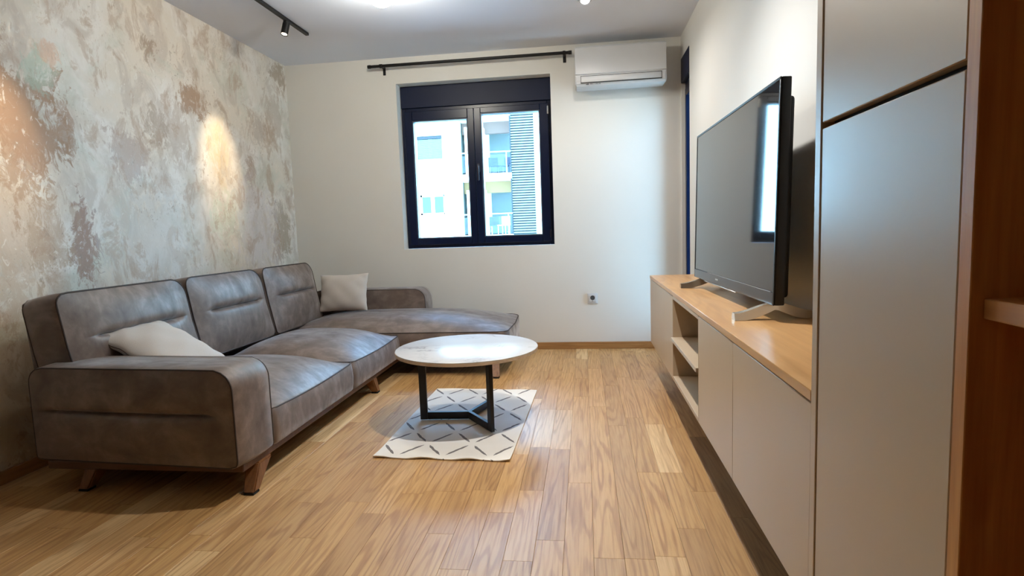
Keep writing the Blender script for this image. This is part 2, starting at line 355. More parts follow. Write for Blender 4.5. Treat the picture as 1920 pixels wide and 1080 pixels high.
# upholstered pad: rounded-rectangle outline in local xy, crowned front face at +z
def _map2(x, y, w, h, R):
    sx = 1 if x >= 0 else -1; sy = 1 if y >= 0 else -1
    r = R[(0 if sx < 0 else 1) + (0 if sy > 0 else 2)]       # tl, tr, bl, br
    if r <= 0: return x, y
    dx = abs(x)-(w/2-r); dy = abs(y)-(h/2-r)
    if dx > 0 and dy > 0:
        L = math.hypot(dx, dy); k = max(dx, dy)/L
        return sx*(w/2-r+dx*k), sy*(h/2-r+dy*k)
    return x, y
def pad_bm(w, h, d, R=(0, 0, 0, 0), er=0.01, bulge=0.02, bp=2.6, grooves=(), nu=26, nv=26, warp=None, bside=0.0):
    bm = bmesh.new()
    def grid(n): return [math.sin(PI/2*(2*i/n-1))*0.55+(2*i/n-1)*0.45 for i in range(n+1)]
    gu, gv = grid(nu), grid(nv)
    if grooves:
        gv = sorted(set([g for g in gv if all(abs(g*h/2-q[2]) > 0.016 for q in grooves)] + [(q[2]+t)/(h/2) for q in grooves for t in (-0.020, -0.013, -0.008, -0.004, -0.0015, 0.0015, 0.004, 0.008, 0.013, 0.020)])); nv = len(gv)-1
    Ri = tuple(max(0.0, r-er) for r in R); wi, hi = w-2*er, h-2*er
    def front(u, v):
        x, y = _map2(u*wi/2, v*hi/2, wi, hi, Ri)
        z = d/2 + bulge*(1-abs(u)**bp)*(1-abs(v)**bp)
        for (x0, x1, y0, dep, sig) in grooves:
            f = 1.0 if x0 <= x <= x1 else math.exp(-(((x0-x) if x < x0 else (x-x1))/0.045)**2)
            z -= dep*f*math.exp(-abs(y-y0)/sig)
        return [x, y, z]
    def wp(p): return bm.verts.new(warp(*p) if warp else p)
    F = [[wp(front(u, v)) for u in gu] for v in gv]
    for j in range(nv):
        for i in range(nu): bm.faces.new((F[j][i], F[j][i+1], F[j+1][i+1], F[j+1][i]))
    idx = [(0, i) for i in range(nu)]+[(j, nu) for j in range(nv)]+[(nv, i) for i in range(nu, 0, -1)]+[(j, 0) for j in range(nv, 0, -1)]
    prev = [F[j][i] for j, i in idx]
    def ring(inset, z):
        out = []
        for j, i in idx:
            ww, hh = w-2*inset, h-2*inset; x, y = _map2(gu[i]*ww/2, gv[j]*hh/2, ww, hh, tuple(max(0, r-inset) for r in R)); out.append(wp((x, y, z)))
        return out
    rings = [ring(er*0.35, d/2-er*0.12), ring(0.0, d/2-er*0.6)]
    for k in (1, 2, 3): rings.append(ring(-bside*math.sin(PI*k/4), d/2-er+(-(d-2*er))*k/4))
    rings += [ring(0.0, -d/2+er), ring(er, -d/2)]
    for rg in rings:
        for k in range(len(rg)): bm.faces.new((prev[k], rg[k], rg[(k+1) % len(rg)], prev[(k+1) % len(rg)]))
        prev = rg
    bm.faces.new(prev)
    return bm
def pad_outline(w, h, R, z, warp=None, n=26):
    gu = [2*i/n-1 for i in range(n+1)]
    pts = [(u, -1) for u in gu[:-1]]+[(1, v) for v in gu[:-1]]+[(u, 1) for u in gu[:0:-1]]+[(-1, v) for v in gu[:0:-1]]
    out = []
    for u, v in pts:
        x, y = _map2(u*w/2, v*h/2, w, h, R); p = (x, y, z); out.append(warp(*p) if warp else p)
    return out
def pad(name, mtx, w, h, d, mat, parent, piping=None, pipe_mat='pipe', pr=0.0042, R=(0, 0, 0, 0), warp=None, **kw):
    bm = pad_bm(w, h, d, R=R, warp=warp, **kw); bmesh.ops.transform(bm, matrix=mtx, verts=bm.verts)
    o = part(name, bm, mat, parent, 'all')
    if piping is not None:
        for z, sl_ in piping:
            pts = [mtx @ Vector(p) for p in pad_outline(w-0.006, h-0.006, tuple(max(0, r-0.003) for r in R), z, warp)]
            if sl_: pts = pts[sl_[0]:sl_[1]]
            tube('piping', pts, pr, pipe_mat, o, closed=not sl_, n=5)
    return o

# ------------------------------------------------------------------ dimensions
XL, XR, YB, ZC = -2.555, 0.80, 4.936, 2.526
Y0 = -6.0; WT = 0.30
# window opening and balcony-door opening
WX0, WX1, WZ0, WZ1 = -1.567, -0.250, 0.898, 2.309
DY0, DY1, DZ1 = 4.56, 4.915, 2.345

# ------------------------------------------------------------------ room shell
tag(boxes('wall_back', [((XL-WT, YB, -0.1), (WX0, YB+WT, ZC+0.1)), ((WX1, YB, -0.1), (XR+WT, YB+WT, ZC+0.1)),
                        ((WX0, YB, -0.1), (WX1, YB+WT, WZ0)), ((WX0, YB, WZ1), (WX1, YB+WT, ZC+0.1))], 'wall'), 'off-white painted back wall around the window', kind='structure')
tag(box('wall_left', (XL-WT, Y0, -0.1), (XL, YB, ZC+0.1), 'plaster'), 'left wall in mottled beige, brown and grey decorative plaster', kind='structure')
tag(boxes('wall_right', [((XR, Y0, -0.1), (XR+WT, DY0, ZC+0.1)), ((XR, DY1, -0.1), (XR+WT, YB, ZC+0.1)), ((XR, DY0, DZ1), (XR+WT, DY1, ZC+0.1)), ((XR, DY0, -0.1), (XR+WT, DY1, 0.0))], 'wall'),
    'off-white right wall behind the television', kind='structure')
tag(box('wall_rear', (XL-WT, Y0-WT, -0.1), (XR+WT, Y0, ZC+0.1), 'wall'), 'plain rear wall behind the viewer', kind='structure')
tag(box('ceiling', (XL-WT, Y0-WT, ZC), (XR+WT, YB+WT, ZC+0.15), 'ceil'), 'flat white ceiling', kind='structure')

# floor: oak planks laid one by one over a subfloor
fl = tag(box('floor', (XL, Y0, -0.10), (XR, YB, -0.012), 'shadow'), 'oak plank floor', kind='structure')
PW, PX0 = 0.095, 0.008
JOINTS = {0: [1.738, 3.3], 1: [1.741, 2.973], 2: [1.76, 2.393, 3.1], 3: [2.393, 3.0, 3.9], 4: [2.222, 2.95, 3.65], 5: [2.023, 2.82, 3.62], -1: [2.277, 3.5], -3: [1.705, 2.199], -6: [1.852, 2.174], -7: [2.174], -9: [1.98, 2.5], -12: [2.05, 2.7]}
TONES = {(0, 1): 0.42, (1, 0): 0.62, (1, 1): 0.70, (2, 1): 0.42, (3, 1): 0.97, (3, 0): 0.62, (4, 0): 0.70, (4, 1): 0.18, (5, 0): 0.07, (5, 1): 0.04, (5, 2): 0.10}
def plank_geo(verts, faces, tones, cx, cy, x0, x1, y0, y1, tone):
    g, c, zt = 0.0003, 0.0006, 0.0
    n = len(verts); x0 += g; x1 -= g; y0 += g; y1 -= g
    for z, i in ((-0.012, 0), (zt-c, 0), (zt, c)):
        verts += [(x0+i-cx, y0+i-cy, z), (x1-i-cx, y0+i-cy, z), (x1-i-cx, y1-i-cy, z), (x0+i-cx, y1-i-cy, z)]
    fs = [(n+8, n+9, n+10, n+11)]
    for k in (0, 4):
        for i in range(4): fs.append((n+k+i, n+k+(i+1) % 4, n+k+4+(i+1) % 4, n+k+4+i))
    faces += fs; tones += [tone]*len(fs)
def plank_mesh(v, f, t):
    me = bpy.data.meshes.new('plank'); me.from_pydata(v, [], f); a = me.attributes.new('tone', 'FLOAT', 'FACE'); a.data.foreach_set('value', t); me.materials.append(MT['floor']); return me
planks = []
rk = random.Random(11)
k0 = math.floor((XL-PX0)/PW); k1 = math.ceil((XR-PX0)/PW)
for k in range(k0, k1):
    xa, xb = max(XL, PX0+k*PW), min(XR, PX0+(k+1)*PW)
    if xb-xa < 0.01: continue
    js = sorted(JOINTS.get(k, []))
    ys = list(js) if js else [2.0+rk.uniform(-0.4, 0.4)]
    while ys[0] > Y0: ys.insert(0, ys[0]-rk.uniform(0.42, 0.95))
    while ys[-1] < YB: ys.append(ys[-1]+rk.uniform(0.42, 0.95))
    for i in range(len(ys)-1):
        ya, yb = max(Y0, ys[i]), min(YB, ys[i+1])
        if yb-ya < 0.03: continue
        tone = 0.14+0.86*rk.random()
        if js and ys[i+1] in js: tone = TONES.get((k, js.index(ys[i+1])), tone)
        elif js and ys[i] in js: tone = TONES.get((k, js.index(ys[i])+1), tone)
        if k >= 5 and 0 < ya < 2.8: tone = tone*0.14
        vis = yb > 1.35 and not (xb < -2.3 and yb > 2.4)
        planks.append((0 if vis else 1, -(xb-xa)*(yb-ya)/max(0.3, (ya+yb)/2)**2, xa, xb, ya, yb, tone))
planks.sort()
rest_v, rest_f, rest_t = [], [], []
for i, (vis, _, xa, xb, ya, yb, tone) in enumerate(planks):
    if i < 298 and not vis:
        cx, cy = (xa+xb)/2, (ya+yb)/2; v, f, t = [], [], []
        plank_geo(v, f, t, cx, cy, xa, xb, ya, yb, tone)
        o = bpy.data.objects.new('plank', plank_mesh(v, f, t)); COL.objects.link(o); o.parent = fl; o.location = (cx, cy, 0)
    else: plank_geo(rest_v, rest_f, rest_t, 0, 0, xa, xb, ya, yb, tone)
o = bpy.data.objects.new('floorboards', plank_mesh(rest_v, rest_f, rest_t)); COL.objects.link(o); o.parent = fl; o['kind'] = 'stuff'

tag(box('baseboard_back', (XL+0.014, YB-0.014, 0.0), (XR, YB-0.0005, 0.060), 'skirt', bev=0.003), 'oak skirting along the back wall', kind='structure')
tag(box('baseboard_left', (XL+0.0005, Y0, 0.0), (XL+0.014, YB, 0.060), 'skirty', bev=0.003), 'oak skirting along the plaster wall', kind='structure')

# ------------------------------------------------------------------ window
wn = thing('window_1', (WX0, YB+0.11, WZ0), 'dark two-sash window with roller shutter box above', kind='structure')
FY = YB+0.115
box('shutter_box', (WX0+0.002, FY-0.012, 2.121), (WX1-0.002, FY+0.16, WZ1-0.002), 'navy2', wn, 0.004)
fw = 0.042
fr = boxes('frame', [((WX0+0.002, FY, WZ0+0.002), (WX0+fw, FY+0.07, 2.121)), ((WX1-fw, FY, WZ0+0.002), (WX1-0.002, FY+0.07, 2.121)),
                     ((WX0+fw, FY, WZ0+0.002), (WX1-fw, FY+0.07, WZ0+fw)), ((WX0+fw, FY, 2.121-fw), (WX1-fw, FY+0.07, 2.121))], 'navy', wn, 0.003)
box('sill', (WX0, YB+0.002, WZ0-0.012), (WX1, FY, WZ0+0.001), 'reveal', wn)
def sash(x0, x1, gx0, gx1, gz0, gz1, stile_front=0.0):
    z0, z1 = WZ0+0.030, 2.121-0.030; y0, y1 = FY-0.022-stile_front, FY+0.05
    s = boxes('sash', [((x0, y0, z0), (gx0, y1, z1)), ((gx1, y0, z0), (x1, y1, z1)), ((gx0, y0, z0), (gx1, y1, gz0)), ((gx0, y0, gz1), (gx1, y1, z1))], 'navy', wn, 0.004)
    b = 0.009
    boxes('glazing_bead', [((gx0, y0+0.004, gz0), (gx0+b, y1, gz1)), ((gx1-b, y0+0.004, gz0), (gx1, y1, gz1)), ((gx0+b, y0+0.004, gz0), (gx1-b, y1, gz0+b)), ((gx0+b, y0+0.004, gz1-b), (gx1-b, y1, gz1))], 'bead', s)
    box('pane', (gx0+0.004, FY+0.022, gz0+0.004), (gx1-0.004, FY+0.026, gz1-0.004), 'pane', s)
    return s
sL = sash(WX0+0.030, -0.922, -1.468, -0.978, 0.985, 2.010)
sR = sash(-0.920, WX1-0.030, -0.862, -0.352, 0.985, 2.042, 0.006)
hd = box('handle_plate', (-0.905, FY-0.038, 1.545), (-0.879, FY-0.028, 1.62), 'handle', sR, 0.004)
bmh = bmesh.new(); bx(bmh, (-0.8985, FY-0.072, 1.585), (-0.8855, FY-0.038, 1.60), 0.003); part('handle_neck', bmh, 'handle', sR, True)
box('handle_lever', (-0.900, FY-0.075, 1.470), (-0.884, FY-0.062, 1.605), 'handle', sR, 0.005, 2)
box('hinge', (WX1-0.040, FY-0.040, 2.00), (WX1-0.026, FY-0.022, 2.07), 'silver', sR, 0.003); box('hinge', (WX1-0.040, FY-0.040, 0.96), (WX1-0.026, FY-0.022, 1.03), 'handle', sR, 0.003)

# ------------------------------------------------------------------ balcony door on the right wall
dr = thing('door_1', (XR, DY0, 0), 'dark framed balcony door with shutter box at the far right', kind='structure')
box('shutter_box', (XR-0.004, DY0+0.002, 2.155), (XR+0.20, DY1-0.002, DZ1-0.002), 'navy2', dr, 0.003)
DX = XR+0.03
boxes('frame', [((DX, DY0+0.002, 0.002), (DX+0.07, DY0+0.05, 2.155)), ((DX, DY1-0.055, 0.002), (DX+0.07, DY1-0.002, 2.155)), ((DX, DY0+0.05, 2.10), (DX+0.07, DY1-0.055, 2.155)), ((DX, DY0+0.05, 0.002), (DX+0.07, DY1-0.055, 0.06))], 'navy', dr, 0.003)
sd = boxes('sash', [((DX-0.012, DY0+0.052, 0.062), (DX+0.05, DY0+0.095, 2.098)), ((DX-0.012, DY1-0.10, 0.062), (DX+0.05, DY1-0.057, 2.098)), ((DX-0.012, DY0+0.095, 2.04), (DX+0.05, DY1-0.10, 2.098)), ((DX-0.012, DY0+0.095, 0.062), (DX+0.05, DY1-0.10, 0.14))], 'navy', dr, 0.003)
box('pane', (DX+0.018, DY0+0.090, 0.135), (DX+0.022, DY1-0.095, 2.045), 'pane', sd)

# ------------------------------------------------------------------ sofa
sf = thing('corner_sofa', (-1.6, 3.3, 0), 'long grey-brown suede corner sofa with chaise along the plaster wall', 'sofa')
SX0, SXF, SY0 = -2.30, -1.345, 2.04
MA = Matrix(((1, 0, 0), (0, 0, -1), (0, 1, 0))).to_4x4()             # x->x, y->z, z->-y (faces the camera side)
MB_ = Matrix(((0, 0, 1), (1, 0, 0), (0, 1, 0))).to_4x4()            # x->y, y->z, z->x (faces into the room)
def T(*a): return Matrix.Translation(a)
boxes('base_rail', [((SX0+0.06, SY0+0.03, 0.108), (SXF-0.02, 4.80, 0.142)), ((SXF-0.02, 4.02, 0.108), (-0.60, 4.80, 0.142))], 'rail', sf, 0.004)
# near arm, tilted a touch in plan
aw, ah = 0.955, 0.395
pad('arm', T(-1.823, SY0+0.135, 0.140+ah/2) @ Matrix.Rotation(math.radians(-4.0), 4, 'Z') @ MA, aw, ah, 0.24, 'suede', sf, piping=[(0.117, None), (-0.117, None)],
    R=(0.07, 0.085, 0.02, 0.03), er=0.008, bulge=0.018, bp=3.0, grooves=[(-0.37, 0.33, 0.013, 0.032, 0.010)], nv=54, nu=34, bside=0.006)
# far arm
pad('arm', T(-1.80, 4.715, 0.140+0.22) @ MA, 0.985, 0.44, 0.23, 'suede', sf, piping=[(0.112, None)], R=(0.07, 0.09, 0.02, 0.03), er=0.008, bulge=0.012, bside=0.006)
# seats
def seat(y0, y1):
    w_, h_ = 0.87, y1-y0-0.004
    cx = SXF-w_/2
    def warp(x, y, z):                                              # front seam dips a little in the middle
        return (x, y, z-0.012*math.cos(PI*y/h_)*max(0, x/(w_/2)) if z > 0 else z)
    return pad('seat_cushion', T(cx, (y0+y1)/2, 0.222), w_, h_, 0.160, 'suede', sf, piping=[(0.080, None)], R=(0.0, 0.03, 0.0, 0.03), er=0.007, bulge=0.112, bp=3.2, nu=30, nv=30, warp=warp, bside=0.008)
seat(2.275, 3.155); seat(3.158, 4.005)
# chaise
cw, chh = 1.80, 0.80
def cwarp(x, y, z):
    t = (x+cw/2)/cw
    return (x+0.03*max(0, t-0.8)*5*(0.5-abs(y/chh))*(1 if z > 0 else 0.6), y, z+0.012*max(0, y/(chh/2))*(z > 0))
pad('chaise_cushion', T(-0.555-cw/2, 4.005+chh/2, 0.230), cw, chh, 0.178, 'suede', sf, piping=[(0.089, None)], R=(0.0, 0.10, 0.0, 0.07), er=0.008, bulge=0.105, bp=3.4, nu=40, nv=30, warp=cwarp, bside=0.006)
# backs
def back(y0, y1, rt):
    h_ = 0.475; w_ = y1-y0
    lean = Matrix.Rotation(math.radians(-9.5), 4, 'Y')
    mt = T(-2.262, (y0+y1)/2, 0.585) @ lean @ MB_
    def warp(x, y, z):                                              # far edge swells out toward the seat
        k = max(0, (0.5-(y+h_/2)/h_))
        return (x+(0.055*k if x > 0 else 0.03*k)*abs(x/(w_/2))**3, y, z)
    return pad('back_cushion', mt, w_, h_, 0.170, 'suede', sf, piping=[(0.0835, None), (-0.080, None)], R=(0.055, rt, 0.03, 0.05), er=0.008, bulge=0.055, bp=2.8,
               grooves=[(-w_*0.27, w_*0.31, 0.028, 0.046, 0.011)], nu=32, nv=54, warp=warp, bside=0.004)
back(2.16, 2.955, 0.10); back(2.965, 3.72, 0.12); back(3.745, 4.475, 0.10)
bp_ = bx(bmesh.new(), (-0.020, 2.20, 0.0), (0.020, 4.56, 0.655), 0.018, 3); bmesh.ops.transform(bp_, matrix=T(-2.352, 0, 0.14) @ Matrix.Rotation(math.radians(-5), 4, 'Y'), verts=bp_.verts)
part('back_panel', bp_, 'suede', sf, True)
# legs: tapered, splayed
def leg(top, bot, ty, tx, by, bx_, zt=0.112):
    bm = bmesh.new(); rg = []
    for (c, hx, hy, z) in ((bot, bx_, by, 0.008), (top, tx, ty, zt)):
        rg.append([bm.verts.new((c[0]+sx*hx, c[1]+sy*hy, z)) for sx, sy in ((-1, -1), (1, -1), (1, 1), (-1, 1))])
    for i in range(4): bm.faces.new((rg[0][i], rg[0][(i+1) % 4], rg[1][(i+1) % 4], rg[1][i]))
    bm.faces.new(rg[0]); bm.faces.new(rg[1])
    bmesh.ops.bevel(bm, geom=bm.edges[:], offset=0.006, segments=2, affect='EDGES')
    l = part('leg', bm, 'leg', sf, True)
    box('foot_cap', (bot[0]-bx_*0.9, bot[1]-by*0.9, 0.0005), (bot[0]+bx_*0.9, bot[1]+by*0.9, 0.009), 'rubber', l)
leg((-1.385, 2.215), (-1.370, 2.118), 0.05, 0.032, 0.024, 0.024); leg((-2.08, 2.17), (-2.115, 2.118), 0.05, 0.032, 0.024, 0.024)
leg((-1.41, 3.56), (-1.385, 3.585), 0.034, 0.032, 0.024, 0.024); leg((-0.66, 3.99+0.06), (-0.635, 3.955), 0.034, 0.034, 0.022, 0.022)
leg((-0.66, 4.70), (-0.640, 4.73), 0.034, 0.034, 0.022, 0.022)

# ------------------------------------------------------------------ scatter cushions
def cushion(name, mtx, s1, s2, t, label, seam=True):
    bm = bmesh.new(); n = 26; top, bot = [], []
    rr = random.Random(name+label); ph = [rr.uniform(0, 6) for _ in range(6)]
    for sgn, L in ((1, top), (-1, bot)):
        for j in range(n+1):
            row = []
            for i in range(n+1):
                u, v = math.sin(PI/2*(2*i/n-1)), math.sin(PI/2*(2*j/n-1))
                e = (1-abs(u)**2.4)*(1-abs(v)**2.4)
                x = u*s1/2*(1-0.07*(1-v*v)*u*u); y = v*s2/2*(1-0.07*(1-u*u)*v*v)
                z = sgn*t/2*e**0.55 + 0.006*math.sin(7*u+ph[0])*math.sin(5*v+ph[1])*e + 0.004*math.sin(13*u*v+ph[2])*(1-e)
                row.append(bm.verts.new((x, y, z)))
            L.append(row)
    for L in (top, bot):
        for j in range(n):
            for i in range(n): bm.faces.new((L[j][i], L[j][i+1], L[j+1][i+1], L[j+1][i]))
    bmesh.ops.remove_doubles(bm, verts=bm.verts, dist=0.0004)
    bmesh.ops.transform(bm, matrix=mtx, verts=bm.verts)
    org = mtx.translation
    o = part(name, bm, 'cushion', None, 'all', org); tag(o, label, 'cushion', 'linen cushions on the sofa')
    if seam:
        pts = []
        for k in range(4*n):
            a, b = divmod(k, n); q = math.sin(PI/2*(2*b/n-1))
            u, v = ((q, -1), (1, q), (-q, 1), (-1, -q))[a]
            pts.append(mtx @ Vector((u*s1/2*(1-0.07*(1-v*v)*u*u)*1.004, v*s2/2*(1-0.07*(1-u*u)*v*v)*1.004, 0.004*math.sin(13*u*v+ph[2]))))
        tube('seam', pts, 0.0018, 'seam', o, True, 5)
    return o
def frame_m(o, x, y):
    x = Vector(x).normalized(); z = x.cross(Vector(y)).normalized(); y = z.cross(x)
    m_ = Matrix((x, y, z)).transposed().to_4x4(); m_.translation = Vector(o); return m_
cushion('scatter_cushion', frame_m((-1.957, 4.495, 0.574), (1, 0.06, 0.015), (0, 0.33, 1)), 0.405, 0.315, 0.12, 'pale linen cushion propped upright against the far sofa arm', False)
cushion('scatter_cushion', frame_m((-2.015, 2.515, 0.527), (1, 0.0, -0.55), (0, 1, 0.04)), 0.42, 0.40, 0.125, 'cream linen cushion lying tilted behind the near sofa arm')

# ------------------------------------------------------------------ rug
def rug():
    c = Vector((-0.662, 3.075, 0)); cor = [Vector((-0.996, 2.495)), Vector((-0.352, 2.478)), Vector((-0.322, 3.625)), Vector((-0.988, 3.662))]
    bm = bmesh.new(); nu, nv = 40, 60; L = []
    def pt(u, v, z): 
        a = cor[0].lerp(cor[1], u); b = cor[3].lerp(cor[2], u); p = a.lerp(b, v); return (p.x, p.y, z)
    for j in range(nv+1):
        row = []
        for i in range(nu+1):
            u, v = i/nu, j/nv; e = math.exp(-v*16)*0.5+math.exp(-(1-v)*16)*0.3+math.exp(-u*30)*0.15+math.exp(-(1-u)*30)*0.15
            z = 0.0065+max(0, 0.009*e*(0.4+math.sin(u*19+1.0)*math.cos(v*23)*0.9))
            x, y, z = pt(u, v, z); y += 0.004*math.sin(u*19)*math.exp(-v*20); row.append(bm.verts.new((x, y, z)))
        L.append(row)
    for j in range(nv):
        for i in range(nu): bm.faces.new((L[j][i], L[j][i+1], L[j+1][i+1], L[j+1][i]))
    r = bmesh.ops.extrude_face_region(bm, geom=bm.faces[:]); bmesh.ops.translate(bm, vec=(0, 0, -0.005), verts=[v for v in r['geom'] if isinstance(v, bmesh.types.BMVert)])
    return tag(part('area_rug', bm, 'rug', None, True, c), 'small cream rug with grey brush-stroke diamonds under the coffee table', 'rug')
rug()

# ------------------------------------------------------------------ coffee table
ct = thing('coffee_table', (-0.645, 3.04, 0.008), 'round marble-look coffee table on a black three-legged steel frame', 'coffee table')
tr_ = 0.385
lathe('tabletop', [(0, 0.407), (tr_-0.003, 0.407), (tr_-0.001, 0.4085), (tr_-0.001, 0.4095), (tr_-0.003, 0.411), (0, 0.411)], 'marble', ct, (-0.645, 3.04, 0), 96)
lathe('edge_band', [(0, 0.390), (tr_-0.004, 0.390), (tr_, 0.392), (tr_, 0.4065), (tr_-0.004, 0.4068), (0, 0.4068)], 'tedge', ct, (-0.645, 3.04, 0), 96)
fb = bmesh.new(); zb = 0.0125
angs = [math.radians(a) for a in (184, 307, 72)]; LR = 0.272
def bar(name, lo, hi, ang, mat, par): 
    bm = bx(bmesh.new(), lo, hi, 0.0015); bmesh.ops.transform(bm, matrix=T(-0.645, 3.04, 0) @ Matrix.Rotation(ang, 4, 'Z'), verts=bm.verts); return part(name, bm, mat, par, True)
for a in angs:
    lg = bar('leg', (LR-0.040, -0.010, zb), (LR, 0.010, 0.375), a, 'steel', ct)
    bar('foot_bar', (0.0, -0.010, zb), (LR-0.0405, 0.010, zb+0.040), a, 'steel', ct)
    bar('top_bar', (0.0, -0.010, 0.3755), (LR, 0.010, 0.3895), a, 'steel', ct)

# ------------------------------------------------------------------ media unit on the right wall
XC = 0.445; XB = XR-0.002; CZ0, CZ1 = 0.226, 0.667
wt = box('worktop', (XC-0.002, 1.197, CZ1+0.001), (XB, 4.062, 0.691), 'oaktop', bev=0.0015, org=(XC, 2.6, CZ1)); tag(wt, 'long oak worktop on the low wall cabinets under the television', 'worktop')
def low_cab(y0, y1, label):
    t = thing('wall_cabinet', (XC, (y0+y1)/2, CZ0), label, 'cabinet', 'low wall cabinets under the oak worktop')
    a, b = y0+0.0008, y1-0.0008
    box('carcass', (XC+0.020, a, CZ0), (XB, b, CZ1), 'cabin', t)
    box('door', (XC, a+0.0008, CZ0), (XC+0.018, b-0.0008, CZ1-0.003), 'cab', t, 0.0015)
low_cab(1.197, 1.820, 'greige wall cabinet next to the tall cupboard, widest door nearest the viewer')
low_cab(1.820, 2.363, 'greige wall cabinet between the nearest low cabinet and the open shelf unit')
low_cab(3.045, 4.060, 'greige wall cabinet at the far end of the low unit, beyond the open shelves')
os_ = thing('open_shelf_unit', (XC, 2.704, CZ0), 'open greige shelf unit with one middle shelf in the low wall unit', 'shelf')
ya, yb = 2.364, 3.044
box('side_panel', (XC, ya, CZ0), (XB, ya+0.004, CZ1), 'cab', os_); box('side_panel', (XC, yb-0.004, CZ0), (XB, yb, CZ1), 'cab', os_)
box('bottom_board', (XC, ya+0.0042, CZ0), (XB, yb-0.0042, CZ0+0.020), 'cab', os_, 0.001); box('top_board', (XC, ya+0.0042, 0.650), (XB, yb-0.0042, CZ1), 'cab', os_, 0.001)
box('back_board', (XB-0.006, ya+0.0042, CZ0+0.0202), (XB, yb-0.0042, 0.6498), 'cab', os_)
sh = box('shelf', (XC-0.008, ya+0.0045, 0.434), (XB-0.007, yb-0.0045, 0.451), 'cab', os_)
box('edge_strip', (XC-0.0100, ya+0.0045, 0.434), (XC-0.0082, yb-0.0045, 0.4512), 'edge', sh, 0.0006)
box('edge_strip', (XC-0.0012, ya+0.0045, CZ0+0.0185), (XC+0.0008, yb-0.0045, CZ0+0.0208), 'edge', os_)
cb = tube_bm([(0.60+0.035*math.cos(t*0.6)*(1+0.02*t), 2.42+0.028*math.sin(t*0.6), 0.4575+0.0022*t) for t in range(0, 34)], 0.0045)
tag(part('coiled_cable', cb, 'rubber', None, 'all', (0.60, 2.42, 0.4515)), 'black coiled cable lying on the middle shelf of the open unit', 'cable')

# tall cupboard
tc = thing('tall_cupboard', (XC, 0.97, 0), 'tall greige lacquered cupboard with two doors right of the television', 'cupboard')
TY0, TY1 = 0.7525, 1.195
box('side_panel', (XC-0.002, TY1-0.026, 0.0), (XB, TY1, 2.45), 'cab', tc, 0.0015)
box('carcass', (XC+0.022, TY0+0.001, 0.08), (XB, TY1-0.027, 2.45), 'shadow', tc)
box('plinth', (XC+0.05, TY0+0.001, 0.0), (XC+0.065, TY1-0.027, 0.079), 'cabin', tc)
box('door', (XC, TY0+0.0035, 0.085), (XC+0.019, TY1-0.0285, 1.1985), 'cab', tc, 0.0015); box('door', (XC, TY0+0.0035, 1.2095), (XC+0.019, TY1-0.0285, 2.447), 'cab', tc, 0.0015)
# oak open shelving
ok_ = thing('oak_shelf_unit', (XC, 0.3, 0), 'dark-toned oak open shelving at the right edge with a single shelf', 'shelving')
box('side_panel', (XC-0.002, 0.728, 0.0), (XB, 0.7515, 2.45), 'oakv', ok_, 0.0012)
box('side_panel', (XC-0.002, -0.55, 0.0), (XB, -0.5265, 2.45), 'oakv', ok_, 0.0012)
box('back_panel', (XB-0.010, -0.526, 0.0), (XB, 0.7275, 2.45), 'oakv', ok_)
box('shelf', (XC+0.0125, -0.526, 0.909), (XB-0.0105, 0.7275, 0.933), 'oakh', ok_, 0.0012)
box('top_board', (XC, -0.526, 2.426), (XB-0.0105, 0.7275, 2.45), 'oakh', ok_, 0.0012); box('bottom_board', (XC, -0.526, 0.0), (XB-0.0105, 0.7275, 0.08), 'oakh', ok_, 0.0012)

# ------------------------------------------------------------------ television
ZW = 0.691
tv = thing('television', (0.66, 2.68, ZW), 'large flat television standing on chrome feet on the oak worktop', 'television')
# panel frame: far bottom (0.599,3.286), near bottom (0.620,2.006); leans back slightly
A = Vector((0.5950, 3.262, 0.745)); B = Vector((0.6280, 2.030, 0.747)); At = Vector((0.6165, 3.362, 1.491))
ax = (B-A); TWd = ax.length; ax.normalize()
up_ = Vector((0.0225, 0.0, 1)).normalized(); nz_ = ax.cross(up_).normalized(); up_ = nz_.cross(ax)
# local: x along A->B (toward the viewer), y up, z = ax x up
TM = Matrix((ax, up_, nz_)).transposed().to_4x4(); TM.translation = A
SGN = 1 if nz_.x < 0 else -1                                        # +z faces the room when SGN = 1
TH = 0.752
def tvbox(name, lo, hi, mat, par, bev=0.0, seg=1):
    lo = (lo[0], lo[1], lo[2]*SGN); hi = (hi[0], hi[1], hi[2]*SGN)
    bm = bx(bmesh.new(), [min(a, b) for a, b in zip(lo, hi)], [max(a, b) for a, b in zip(lo, hi)], bev, seg); bmesh.ops.transform(bm, matrix=TM, verts=bm.verts); return part(name, bm, mat, par, bool(bev))
tvbox('housing', (0, 0, -0.036), (TWd, TH, -0.0035), 'tvblack', tv, 0.004, 2)
tvbox('back_cover', (0.10, 0.02, -0.066), (TWd-0.045, TH-0.05, -0.0362), 'tvback', tv, 0.02, 3)
tvbox('screen', (0.010, 0.046, -0.0033), (TWd-0.010, TH-0.010, -0.0012), 'screen', tv)
rim = bmesh.new()
for lo, hi in (((0, TH-0.0098, -0.0034), (TWd, TH, 0.001)), ((0, 0.0, -0.0034), (0.0098, TH-0.0099, 0.001)), ((TWd-0.0098, 0.0, -0.0034), (TWd, TH-0.0099, 0.001))):
    t = bx(bmesh.new(), (lo[0], lo[1], min(lo[2]*SGN, hi[2]*SGN)), (hi[0], hi[1], max(lo[2]*SGN, hi[2]*SGN)), 0.001); me = bpy.data.meshes.new('t'); t.to_mesh(me); t.free(); rim.from_mesh(me)
bmesh.ops.transform(rim, matrix=TM, verts=rim.verts); part('rim', rim, 'tvblack', tv, True)
lb = tvbox('lower_bezel', (0.0099, 0.0, -0.0034), (TWd-0.0099, 0.044, 0.0012), 'bezel', tv, 0.0012)
